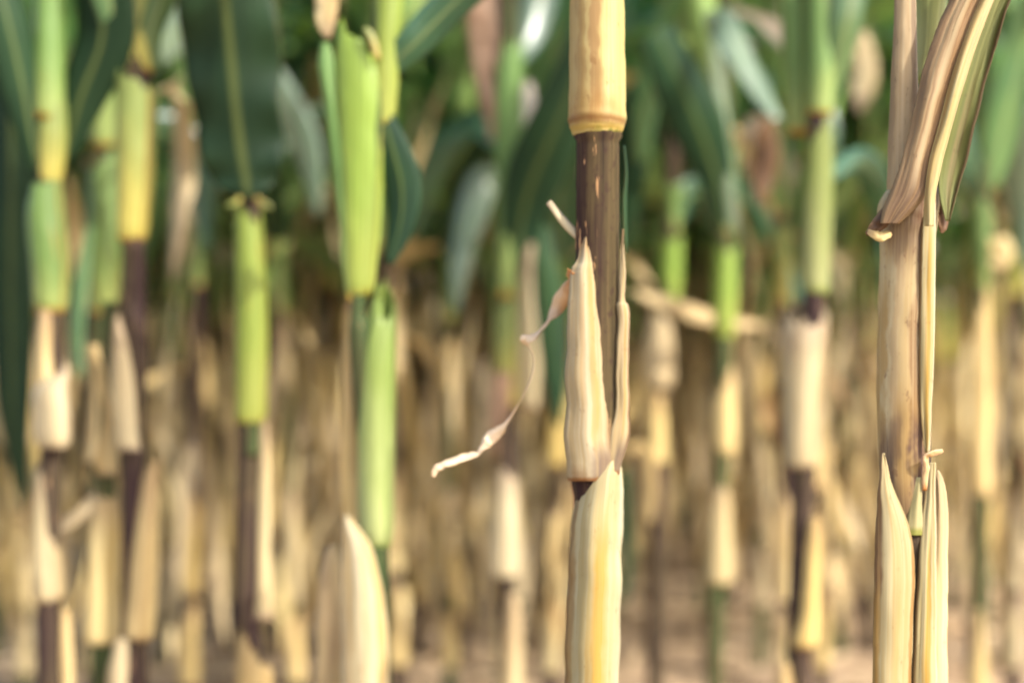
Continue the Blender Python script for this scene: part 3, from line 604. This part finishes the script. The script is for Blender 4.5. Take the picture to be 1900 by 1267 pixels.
    p.ribbon([(460, 368, -.020, 16, 0), (458, 350, -.021, 44, 0), (454, 322, -.022, 66, 0), (446, 270, -.024, 80, 0), (436, 190, -.03, 80, 0), (428, 100, -.035, 92, 0), (418, 0, -.045, 90, 4), (406, -120, -.06, 70, 8), (392, -260, -.07, 50, 10), (384, -340, -.08, 12, 10)], 'blade_dark_shaded', n=60, m=13, fold=0.16, wav=0.12, label='broad dark green leaf with a pale midrib')  # backlit underside, its shade carried by the darkened green
    p.ribbon([(446, 366, -.022, 5, 10), (434, 378, -.022, 6, 20), (422, 380, -.02, 3, 0)], 'ysheath', name='collar', n=12, m=5)
    p.ribbon([(474, 366, -.022, 5, 10), (488, 380, -.022, 7, 20), (504, 384, -.02, 4, 0)], 'ysheath', name='collar', n=12, m=5)
    p.ribbon([(466, -60, .1, 14, 0), (478, 10, .1, 26, 10), (492, 60, .1, 24, 10), (506, 110, .1, 8, 10)], 'dry', name='dead_leaf', n=18, crumple=0.4)

    # ---- plant with the two big green sheaths
    p = Plant(690, 1.12, 'corn stalk with two long pale green sheaths above a pointed cream husk flap')
    p.stalk([(726, -500, 24), (716, 0, 24), (690, 300, 24), (664, 560, 13), (672, 640, 24), (698, 980, 22), (700, 1200, 26), (696, 1500, 28)], 'stalk_green', 60, nodes=(548, 1000))
    p.sheath([(552, 650, 676), (535, 644, 692), (470, 638, 700), (380, 634, 708), (300, 630, 712), (220, 626, 716), (140, 622, 720), (70, 624, 716), (20, 630, 700)], 'brightsheath', 30, 400, n=40, wob=0.04, ysc=0.7, label='upper green sheath, wide above and narrow at its foot')
    p.strip([(560, 646, 664), (500, 636, 656), (380, 624, 648), (260, 610, 640), (180, 598, 630), (120, 590, 622), (80, 596, 612)], 'gsheath', dy=-0.002, bow=0.5, n=24, seed=41)
    p.sheath([(1016, 682, 718), (1000, 672, 726), (960, 666, 730), (860, 664, 731), (740, 664, 732), (620, 670, 734), (540, 684, 734), (500, 700, 730)], 'hero_lime', 40, 410, n=40, wob=0.03, label='lower pale green sheath')
    p.strip([(560, 642, 668), (600, 640, 666), (660, 636, 664), (760, 634, 664), (900, 632, 662), (980, 640, 660)], 'dry_leaf', dy=0.02, bow=0.6, n=22, seed=43)
    p.strip([(1700, 634, 722), (1500, 634, 722), (1350, 634, 722), (1267, 634, 722), (1180, 634, 720), (1120, 634, 714), (1060, 635, 702), (1010, 636, 686), (980, 637, 666), (962, 640, 652), (954, 643, 646)], 'hero_husk', dy=-0.030, bow=0.45, n=60, m=13, seed=46, label='cream pointed husk flap')
    p.strip([(1700, 584, 640), (1400, 586, 640), (1267, 588, 640), (1160, 586, 640), (1080, 592, 636), (1030, 600, 630), (1010, 610, 622)], 'dry_leaf', dy=0.03, bow=0.5, n=26, seed=48, rough=4)
    p.ribbon([(712, 130, -.004, 20, 0), (760, 90, -.01, 30, 20), (800, 50, -.01, 36, 25), (850, 0, -.01, 36, 30), (930, -70, -.01, 34, 30)], 'blade', n=26, fold=0.25)
    p.ribbon([(700, 110, -.02, 6, 0), (690, 70, -.02, 8, 20), (676, 52, -.02, 4, 0)], 'ysheath', name='collar', n=10, m=5)
    p.sheath([(235, 690, 730), (160, 688, 738), (100, 688, 742), (0, 692, 748), (-160, 696, 752)], 'brightsheath', n=18, seg=20, dy=0.0)
    p.ribbon([(706, 200, -.006, 14, 0), (730, 280, -.01, 32, 10), (746, 350, -.01, 36, 10), (742, 420, -.01, 26, 10), (722, 490, -.01, 8, 0)], 'blade_dark_shaded', n=24, fold=0.3)
    p.ribbon([(606, -60, .02, 16, 0), (604, 0, .02, 22, 10), (604, 40, .02, 18, 10), (608, 72, .02, 5, 10)], 'dry', name='dead_leaf', n=16, crumple=0.4)

    # ---- stalk behind and left of the sharp one
    p = Plant(945, 1.75, 'blurred corn stalk just left of the sharp dark stemmed one, olive sheath above tan')
    p.stalk([(945, -400, 18), (945, 400, 18), (942, 760, 18), (940, 1066, 17), (948, 1300, 18)], 'stalk_brown', 50, nodes=(760, 1066))
    p.sheath([(752, 926, 962), (735, 920, 966), (640, 918, 968), (540, 922, 966)], 'ysheath', n=20)
    p.strip([(760, 962, 998), (660, 958, 1002), (560, 962, 998), (480, 968, 996), (440, 976, 990)], 'dry', dy=-0.01, bow=0.6, n=20, seed=50)
    p.sheath([(1068, 916, 964), (1056, 908, 968), (980, 912, 966), (880, 920, 960), (830, 926, 954)], 'dry', n=24)
    p.strip([(1700, 925, 972), (1400, 926, 972), (1240, 930, 970), (1140, 938, 966), (1100, 944, 958)], 'dry', dy=-0.014, bow=0.6, n=20, seed=52)
    p.ribbon([(935, 690, -.02, 16, 0), (925, 740, -.02, 22, 20), (915, 800, -.02, 14, 40), (920, 850, -.02, 5, 40)], 'brown_leaf', name='dead_leaf', n=16)
    p.ribbon([(958, 520, -.01, 12, 0), (966, 420, -.02, 36, 0), (990, 330, -.04, 54, 0), (1030, 240, -.06, 54, 10), (1070, 140, -.07, 44, 20), (1100, 20, -.08, 30, 20)], 'blade_dark_shaded', n=26, fold=0.2)
    p.ribbon([(880, -60, .0, 34, 0), (905, 20, .0, 44, 0), (912, 100, .0, 40, 10), (910, 170, .0, 26, 20), (915, 260, .0, 10, 30)], 'brown_leaf', name='dead_leaf', n=24, wav=0.15, crumple=0.3, label='brown withered leaf hanging at the top')
    p.ribbon([(1008, 420, -.04, 10, 0), (1012, 500, -.05, 24, 0), (1022, 600, -.05, 28, 5), (1030, 700, -.05, 22, 10), (1036, 790, -.05, 5, 10)], 'blade_dark_shaded', n=24, fold=0.2, label='dark green leaf tip hanging beside the sharp stalk')
    p.ribbon([(972, 150, .02, 16, 0), (970, 210, .02, 26, 5), (978, 280, .02, 34, 10), (966, 340, .02, 10, 10)], 'husk_white_glint', name='dead_leaf', n=16, crumple=0.4, label='bleached white withered leaf scrap')
    p.sheath([(555, 926, 964), (400, 922, 968), (240, 920, 970), (60, 920, 970)], 'gsheath', n=18, seg=20)
    p.ribbon([(952, 300, .1, 10, 0), (890, 230, .15, 28, 20), (830, 260, .2, 34, 30), (790, 340, .25, 30, 30), (770, 440, .3, 8, 20)], 'blade', n=24, fold=0.2)
    p.ribbon([(940, 360, .2, 10, 0), (900, 330, .2, 30, 10), (870, 400, .2, 32, 20), (850, 500, .2, 20, 30), (845, 580, .2, 5, 30)], 'blade_painted_gloss', n=22, fold=0.2)
    p.ribbon([(950, 120, .05, 12, 0), (985, 60, .08, 34, 10), (1015, -40, .1, 40, 20), (1040, -160, .1, 34, 20)], 'blade', n=20)
    p.upper(100, 909, 1.25, 945, skip=1.1, r0=0.0125)

    # ---- stalk right of the middle with lime sheath over pale wide sheath
    p = Plant(1495, 1.42, 'corn stalk with narrow lime sheath above a wide pale dry sheath and blackish stem')
    p.stalk([(1524, -400, 20), (1520, 200, 20), (1510, 560, 20), (1492, 860, 20), (1482, 1190, 20), (1486, 1500, 22)], 'stalk_brown', 60, nodes=(550, 868, 1200))
    p.sheath([(545, 1494, 1534), (530, 1490, 1537), (460, 1488, 1540), (360, 1490, 1543), (260, 1498, 1544), (190, 1508, 1540)], 'hero_lime', 40, 410, n=28, label='narrow lime green sheath')
    p.sheath([(868, 1464, 1508), (850, 1458, 1516), (760, 1456, 1522), (660, 1452, 1530), (590, 1452, 1534), (545, 1460, 1530)], 'dry', 30, 400, n=30, label='wide pale dry sheath')
    p.strip([(1204, 1478, 1508), (1190, 1472, 1518), (1140, 1484, 1520), (1060, 1492, 1522), (1000, 1497, 1526), (960, 1504, 1522)], 'dry_yellow', dy=-0.016, bow=0.6, n=26, seed=60)
    p.strip([(1700, 1430, 1480), (1450, 1430, 1478), (1300, 1436, 1474), (1230, 1446, 1464)], 'dry_yellow', dy=-0.012, bow=0.6, n=18, seed=61)
    p.ribbon([(1536, 200, 0, 14, 0), (1556, 120, -.01, 24, 10), (1576, 30, -.02, 30, 10), (1590, -80, -.02, 28, 10)], 'blade_pale', n=20, fold=0.3)
    p.sheath([(250, 1462, 1506), (160, 1458, 1510), (60, 1452, 1512), (-60, 1448, 1512)], 'gsheath', n=18, seg=20, dy=0.03)
    p.sheath([(215, 1498, 1544), (100, 1496, 1548), (-60, 1496, 1548)], 'gsheath', n=16, seg=20)
    p.ribbon([(1600, 60, .5, 10, 0), (1606, 120, .5, 22, 10), (1602, 170, .5, 20, 10), (1596, 210, .5, 6, 0)], 'dry', name='dead_leaf', n=16, crumple=0.4)
    p.ribbon([(1424, 220, .5, 10, 0), (1420, 270, .5, 26, 20), (1416, 320, .5, 24, 10), (1412, 380, .5, 6, 0)], 'hero_collar', name='dead_leaf', n=16, crumple=0.4)
    p.ribbon([(1530, 330, .1, 10, 0), (1600, 300, .2, 26, 20), (1640, 380, .3, 30, 20), (1650, 480, .3, 20, 30), (1640, 580, .3, 5, 30)], 'blade', n=22)
    p.upper(0, 910, 1.25, 1522, skip=1.02, r0=0.012)

    # ---- slim stalk between
    p = Plant(1338, 1.85, 'slim blurred corn stalk with an arched silvery leaf and low yellow tan sheath')
    p.stalk([(1350, -300, 15), (1346, 300, 15), (1344, 640, 15), (1340, 850, 15), (1330, 1090, 15), (1326, 1300, 16)], 'stalk_green', 50, nodes=(630, 846, 1080))
    p.sheath([(628, 1330, 1360), (600, 1324, 1364), (520, 1324, 1368), (430, 1330, 1368)], 'brightsheath', n=20)
    p.sheath([(844, 1330, 1362), (820, 1326, 1366), (740, 1328, 1366), (650, 1336, 1360)], 'dry', n=20)
    p.sheath([(1082, 1314, 1354), (1068, 1309, 1360), (1000, 1313, 1358), (900, 1320, 1352), (860, 1324, 1348)], 'dry_yellow', n=24)
    p.ribbon([(1346, 420, -.01, 12, 0), (1330, 330, -.03, 34, 0), (1300, 240, -.06, 52, 0), (1262, 150, -.08, 52, 10), (1220, 60, -.10, 40, 20)], 'blade_dark_shaded', n=24, fold=0.2)
    p.ribbon([(1360, 430, -.01, 10, 0), (1352, 300, -.03, 12, 20), (1336, 160, -.05, 16, 40), (1326, 60, -.08, 22, 50), (1336, 40, -.11, 26, 20), (1372, 100, -.14, 28, -20), (1410, 165, -.16, 24, -25), (1444, 222, -.18, 8, -25)], 'blade_painted_gloss', n=40, fold=0.15, label='arched leaf with a silvery shine painted into its colour')
    p.ribbon([(1420, 604, .12, 4, 0), (1370, 600, .10, 10, 10), (1310, 588, .08, 15, 20), (1250, 568, .05, 15, 10), (1200, 550, .05, 10, 20), (1176, 538, .05, 3, 10)], 'dry_leaf', name='dead_leaf', n=22, crumple=0.4)
    p.sheath([(440, 1334, 1362), (360, 1328, 1366), (260, 1328, 1368)], 'gsheath', n=14, seg=20)
    p.upper(280, 911, 1.25, 1346, skip=1.1, r0=0.0125)

    # ---- behind, right of the sharp stalk
    p = Plant(1215, 2.0, 'blurred corn stalk, short lime sheath above broad tan one, beside the sharp dark stem')
    p.stalk([(1250, -300, 14), (1246, 400, 14), (1224, 700, 15), (1220, 1000, 15), (1216, 1300, 15)], 'stalk_brown', 40, nodes=(560, 720))
    p.sheath([(560, 1230, 1260), (500, 1226, 1264), (420, 1230, 1266)], 'brightsheath', n=16)
    p.sheath([(722, 1202, 1242), (700, 1194, 1250), (640, 1196, 1250), (565, 1212, 1244)], 'dry_leaf', n=20)
    p.strip([(860, 1200, 1240), (780, 1202, 1236), (730, 1206, 1232)], 'dry_yellow', dy=-0.015, bow=0.6, n=14, seed=70)
    p.ribbon([(1165, 840, -.1, 4, 0), (1185, 828, -.1, 9, 20), (1202, 850, -.1, 12, 30), (1208, 910, -.1, 12, 30), (1204, 970, -.1, 5, 20)], 'dry_leaf', name='dead_leaf', n=18)
    p.ribbon([(1160, 870, -.2, 10, 0), (1163, 950, -.2, 12, 10), (1163, 1060, -.2, 10, 10), (1160, 1120, -.2, 3, 0)], 'blade_dark_shaded', n=18)
    p.ribbon([(1190, 300, -.02, 10, 0), (1200, 200, -.04, 26, 20), (1230, 90, -.06, 34, 30), (1290, -10, -.08, 34, 35), (1360, -90, -.1, 26, 30)], 'blade_pale', n=24)
    p.sheath([(430, 1236, 1262), (340, 1230, 1268)], 'gsheath', n=10, seg=20)
    p.ribbon([(1248, 420, .05, 10, 0), (1280, 360, .1, 30, 20), (1320, 380, .15, 34, 20), (1350, 460, .2, 26, 30), (1362, 560, .2, 6, 20)], 'blade', n=22, fold=0.2)
    p.ribbon([(1235, 260, .05, 10, 0), (1200, 180, .08, 40, 10), (1172, 260, .1, 40, 20), (1165, 380, .1, 24, 20), (1162, 470, .1, 5, 20)], 'blade_dark_shaded', n=22, fold=0.2)
    p.upper(360, 912, 1.25, 1250, skip=1.1, r0=0.0125)

    # ---- right edge
    p = Plant(1815, 1.9, 'blurred corn stalk near the right edge, behind the one with folded brown leaf')
    p.stalk([(1822, -300, 15), (1820, 400, 15), (1818, 900, 15), (1820, 1110, 15), (1816, 1300, 15)], 'stalk_green', 40, nodes=(920,))
    p.sheath([(922, 1804, 1834), (900, 1800, 1838), (800, 1798, 1838), (660, 1802, 1838), (500, 1808, 1834)], 'dry_leaf', n=24)
    p.strip([(1500, 1796, 1836), (1300, 1796, 1836), (1200, 1802, 1830), (1130, 1810, 1822)], 'dry_yellow', dy=-0.014, bow=0.6, n=14, seed=80)
    p.ribbon([(1852, 440, -.04, 16, 0), (1858, 470, -.04, 22, 20), (1850, 500, -.04, 12, 10)], 'dry', name='dead_leaf', n=12, crumple=0.4)
    p.ribbon([(1838, 350, 0, 12, 0), (1860, 250, -.02, 36, 10), (1890, 140, -.04, 44, 20), (1930, 0, -.06, 40, 20)], 'blade_pale', n=20)
    p.ribbon([(1806, 360, 0, 12, 0), (1790, 280, -.02, 30, 10), (1760, 180, -.04, 40, 20), (1710, 60, -.06, 40, 20)], 'blade', n=20)
    p.sheath([(545, 1806, 1834), (460, 1802, 1838), (360, 1802, 1840)], 'gsheath', n=14, seg=20)
    p.ribbon([(1822, 250, .05, 10, 0), (1860, 200, .1, 40, 20), (1890, 280, .12, 44, 20), (1900, 400, .15, 26, 30), (1905, 500, .15, 6, 30)], 'blade_painted_gloss', n=22, fold=0.2)
    p.ribbon([(1816, 180, .05, 10, 0), (1790, 90, .08, 40, 10), (1760, 150, .1, 44, 20), (1752, 300, .1, 26, 20), (1750, 420, .1, 5, 20)], 'blade_dark_shaded', n=22, fold=0.2)
    p.upper(380, 913, 1.25, 1820, skip=1.1, r0=0.0125)

# hero materials
BR = (128, 86, 56); PU = (104, 76, 72); YE = (206, 160, 66); TA = (176, 132, 86)
M['hero_top'] = streak_mat('yellow_tan_sheath', (222, 206, 148), (208, 182, 118), streaks=[
    (0.50, 0.05, 0.05, 0.8, 0.06, (166, 122, 84), 0.8), (0.66, 0.09, 0.03, 1.1, 0.03, (190, 146, 92), 0.6), (0.58, 0.03, 0.1, 0.6, 0.05, (166, 122, 80), 0.6), (0.22, 0.09, 0.0, 1.1, 0.05, (230, 216, 142), 0.7),  # last streak paints the sunlit right side into the sheath colour
    (0.5, 0.22, 0.03, 0.11, 0.05, (178, 122, 66), 0.55), (0.5, 2, 0.036, 0.056, 0.014, (138, 80, 42), 0.75), (0.5, 2, 0.010, 0.030, 0.010, (206, 168, 84), 0.7), (0.3, 0.2, -1, 0.012, 0.008, (96, 112, 30), 0.9)], fleck=(0.6, (150, 106, 66)), val=0.76)
M['hero_cream'] = streak_mat('cream_sheath', (220, 202, 168), (202, 174, 130), streaks=[
    (0.66, 0.09, 0.15, 0.9, 0.1, (204, 164, 92), 0.7), (0.98, 0.10, 0.1, 1.1, 0.05, BR, 0.8), (0.75, 0.30, -0.1, 0.13, 0.05, PU, 0.75), (0.25, 0.2, -0.1, 0.05, 0.03, (150, 104, 70), 0.6), (0.5, 2, -1, 0.015, 0.008, (150, 92, 48), 0.8), (0.5, 2, 0.93, 2, 0.05, TA, 0.6), (0.4, 0.07, 0.3, 0.8, 0.1, (196, 160, 116), 0.5)], fleck=(0.5, (150, 112, 88)))
M['hero_flap'] = streak_mat('pale_flap', (222, 206, 164), (208, 184, 130), streaks=[
    (0.60, 0.14, -0.1, 0.80, 0.12, (214, 166, 80), 0.9), (0.42, 0.05, 0.0, 0.5, 0.1, (196, 150, 80), 0.6), (0.03, 0.05, -0.1, 1.1, 0.1, (150, 106, 64), 0.8), (0.08, 0.07, 0.3, 0.75, 0.05, (170, 126, 76), 0.7), (0.96, 0.05, 0.0, 1.0, 0.05, (232, 222, 190), 0.8)], fleck=(0.45, (160, 116, 70)), val=0.66)
M['hero_husk'] = streak_mat('pointed_husk', (222, 208, 176), (206, 182, 136), streaks=[(0.85, 0.10, 0.3, 1.1, 0.1, YE, 0.6), (0.15, 0.10, 0.2, 1.1, 0.1, (196, 150, 90), 0.5), (0.5, 0.04, 0.1, 0.9, 0.1, (196, 164, 116), 0.6)], fleck=(0.5, (170, 132, 92)), val=0.85)
M['hero_right'] = streak_mat('purple_edged_sheath', (236, 216, 174), (222, 194, 146), streaks=[
    (0.40, 0.05, 0.25, 1.1, 0.1, (160, 114, 78), 0.9), (0.45, 0.10, 0.1, 0.42, 0.08, (178, 136, 82), 0.8), (0.55, 0.04, 0.1, 0.9, 0.1, (196, 152, 104), 0.5), (0.48, 0.04, 0.0, 0.9, 0.1, (206, 166, 108), 0.5), (0.66, 0.05, 0.05, 0.7, 0.06, (196, 150, 84), 0.7), (0.405, 0.04, -0.1, 0.36, 0.05, PU, 0.95), (0.615, 0.06, -0.1, 0.33, 0.06, PU, 0.85), (0.53, 0.05, 0.22, 0.36, 0.03, PU, 0.5), (0.46, 0.2, 0.80, 1.2, 0.08, (120, 88, 72), 0.8), (0.46, 0.3, -0.1, 0.16, 0.05, (132, 98, 78), 0.7)], fleck=(0.6, (136, 96, 76)), val=0.72)
M['hero_flap_ochre'] = streak_mat('ochre_edged_flap', (224, 206, 162), (210, 182, 130), streaks=[(0.08, 0.10, -0.1, 0.93, 0.06, (190, 140, 72), 0.85), (0.10, 0.12, 0.62, 1.1, 0.06, (120, 86, 72), 0.75), (0.55, 0.10, -0.1, 0.6, 0.1, (206, 166, 100), 0.5), (0.97, 0.05, -0.1, 0.8, 0.1, (170, 112, 56), 0.8)], fleck=(0.5, (160, 116, 76)), val=0.68)
M['hero_brown'] = streak_mat('withered_leaf', (206, 178, 140), (186, 152, 114), streaks=[
    (0.12, 0.12, 0.2, 0.7, 0.15, (112, 82, 64), 0.7), (0.55, 0.08, 0.15, 0.6, 0.1, (214, 190, 150), 0.7), (0.78, 0.12, 0.1, 1.1, 0.1, (172, 124, 84), 0.6), (0.95, 0.06, 0.1, 0.4, 0.1, (104, 74, 60), 0.6), (0.5, 0.5, -0.1, 0.12, 0.06, (104, 74, 60), 0.8), (0.4, 0.04, 0.1, 1.0, 0.1, (126, 92, 68), 0.4), (0.68, 0.03, 0.1, 1.0, 0.1, (130, 96, 70), 0.4)], fleck=(0.5, (118, 88, 68)), trans=0.25, val=0.8)
M['hero_collar'] = streak_mat('collar', (168, 130, 98), (120, 86, 62), streaks=[(0.5, 0.3, 0.3, 0.8, 0.1, (76, 54, 46), 0.8)], fleck=(0.5, (80, 56, 46)))
M['hero_midrib'] = streak_mat('midrib', (226, 208, 160), (206, 180, 122), streaks=[(0.2, 0.15, 0.0, 1.1, 0.1, (176, 134, 84), 0.7)], fleck=(0.2, (150, 108, 70)))
M['hero_grey'] = streak_mat('weathered_sheath', (222, 196, 158), (204, 174, 134), streaks=[(0.12, 0.08, -0.1, 1.1, 0.1, (120, 92, 78), 0.7), (0.6, 0.1, 0.1, 0.9, 0.2, (130, 102, 80), 0.6)], fleck=(0.5, (96, 72, 62)))
M['hero_olive'] = streak_mat('olive_leaf', (168, 166, 104), (138, 142, 84), streaks=[(0.96, 0.12, -0.1, 1.1, 0.1, (112, 80, 58), 0.85), (0.5, 0.15, 0.0, 0.3, 0.1, (176, 150, 110), 0.7)], fleck=(0.4, (104, 78, 58)), trans=0.3)
M['hero_node'] = streak_mat('pale_node', (214, 204, 158), (200, 184, 132), streaks=[(0.5, 2, -1, 0.12, 0.06, (150, 150, 60), 0.8)])
M['shred'] = dry_mat('dry_shred', lin(230, 214, 186), lin(206, 172, 130), lin(176, 122, 72), lin(170, 110, 60), stain_h=0.22, patch=0.6, edge=0.4, trans=0.25, vmin=1.0, vmax=1.05)
M['hero_lime'] = green_sheath_mat('lime_sheath', lin(126, 142, 68), lin(162, 168, 108), lin(130, 154, 66), 0.8)
def hero_stem():
    m = NT('dark_split_stem'); uv = m.uv('UVMap'); par = m.sep(m.uv('par'))
    s1 = m.noise(uv, 380, 6, detail=5, rough=0.65); s2 = m.noise(uv, 90, 12, detail=4); s3 = m.noise(uv, 260, 26, detail=4, rough=0.6); s4 = m.noise(uv, 200, 120, detail=4)
    col = m.mix(m.rng(m.math('ADD', m.math('MULTIPLY', m.math('SUBTRACT', s2, 0.5), 0.45), par[0]), 0.18, 0.34), lin(66, 56, 36), lin(48, 32, 30))
    col = m.mix(m.math('MULTIPLY', m.rng(s1, 0.50, 0.60), 0.45), col, lin(88, 72, 48))
    col = m.mix(m.math('MULTIPLY', m.rng(s1, 0.46, 0.36), 0.8), col, lin(34, 27, 20))
    col = m.mix(m.math('MULTIPLY', m.rng(s4, 0.54, 0.66), 0.6), col, lin(50, 34, 30))
    s5 = m.noise(uv, 170, 20, detail=4, rough=0.6, off=3.0)
    f = m.math('MULTIPLY', m.rng(s5, 0.60, 0.635), m.rng(par[0], 0.22, 0.30))
    col = m.mix(m.math('MULTIPLY', f, 0.9), col, lin(196, 150, 104))
    return m.finish(col, 0.8, 0.1, 0, None, s1, 0.3, 0.0008)
M['hero_stem'] = hero_stem()

heroes()

# ------------------------------------------------------------------ rows behind
rr = random.Random(77)
NV = 12
near_protos = []
for k in range(NV):
    e = empty('corn_plant', (0, 0, 0))
    build_parts(pieces_plant(100 + k, height=(1.12 if k < 6 else 1.42) + rr.uniform(0, 0.16)), e)
    near_protos.append(e)
far_meshes = []
for k in range(10):
    mb = MB()
    for nm, mt, grids, th in pieces_plant(300 + k, height=rr.uniform(1.65, 1.9)):
        for g, cl in grids: mb.grid(g, cl, mt)
    far_meshes.append(mb.mesh('corn_plant'))

NEAR_L = 'blurred corn plant with tan lower sheaths and arching green leaves behind front stalks'
FAR_L = 'far corn plant melting into the green and tan blur at the back of the field'
used = [False] * NV; count = 0; far_count = 0
taken = [(945, 1.75), (1338, 1.85), (1215, 2.0), (1815, 1.9), (185, 1.62)]
for ri in range(8):
    D = 2.2 + 0.52 * ri
    half = 0.36 * D + 0.14
    x = -half + rr.uniform(0, 0.1)
    while x < half:
        d = D + rr.uniform(-0.09, 0.09)
        if not any(abs((px - 950) * K * dd - x) < 0.07 and abs(dd - d) < 0.3 for px, dd in taken):
            if d < 4.4:
                k = rr.randrange(6) if d < 3.2 else 6 + rr.randrange(NV - 6)
                if not used[k]: o = near_protos[k]; used[k] = True
                else: o = copy_tree(near_protos[k])
                tag(o, NEAR_L, 'corn plant', 'corn plants in the blurred rows'); count += 1
            else:
                o = bpy.data.objects.new('corn_plant', far_meshes[rr.randrange(10)]); C.objects.link(o)
                tag(o, FAR_L, 'corn plant', 'corn plants at the back of the field'); far_count += 1
            o.location = (x, d, soil_z(x, d) - 0.005); o.rotation_euler = (0, 0, rr.uniform(0, 6.28))
            s = rr.uniform(0.92, 1.1); o.scale = (s, s, s)
        x += rr.uniform(0.068, 0.112)
for k in range(NV):
    if not used[k]:
        for ch in list(near_protos[k].children_recursive): bpy.data.objects.remove(ch)
        bpy.data.objects.remove(near_protos[k])
# the rest of the field, beyond telling apart
mb = MB()
for ri in range(7):
    D = 6.4 + 0.6 * ri; x = -0.36 * D - 1
    while x < 0.36 * D + 1:
        src = pieces_plant(600 + rr.randrange(8), height=2.05)
        off = Vector((x, D + rr.uniform(-.1, .1), 0))
        for nm, mt, grids, th in src:
            for g, cl in grids: mb.grid([[v + off for v in row] for row in g], cl, mt)
        x += rr.uniform(0.085, 0.14)
tag(obj('corn_field', mb), 'dense green wall of corn closing off the back of the field', 'corn field', kind='stuff')
print('near', count, 'far', far_count)
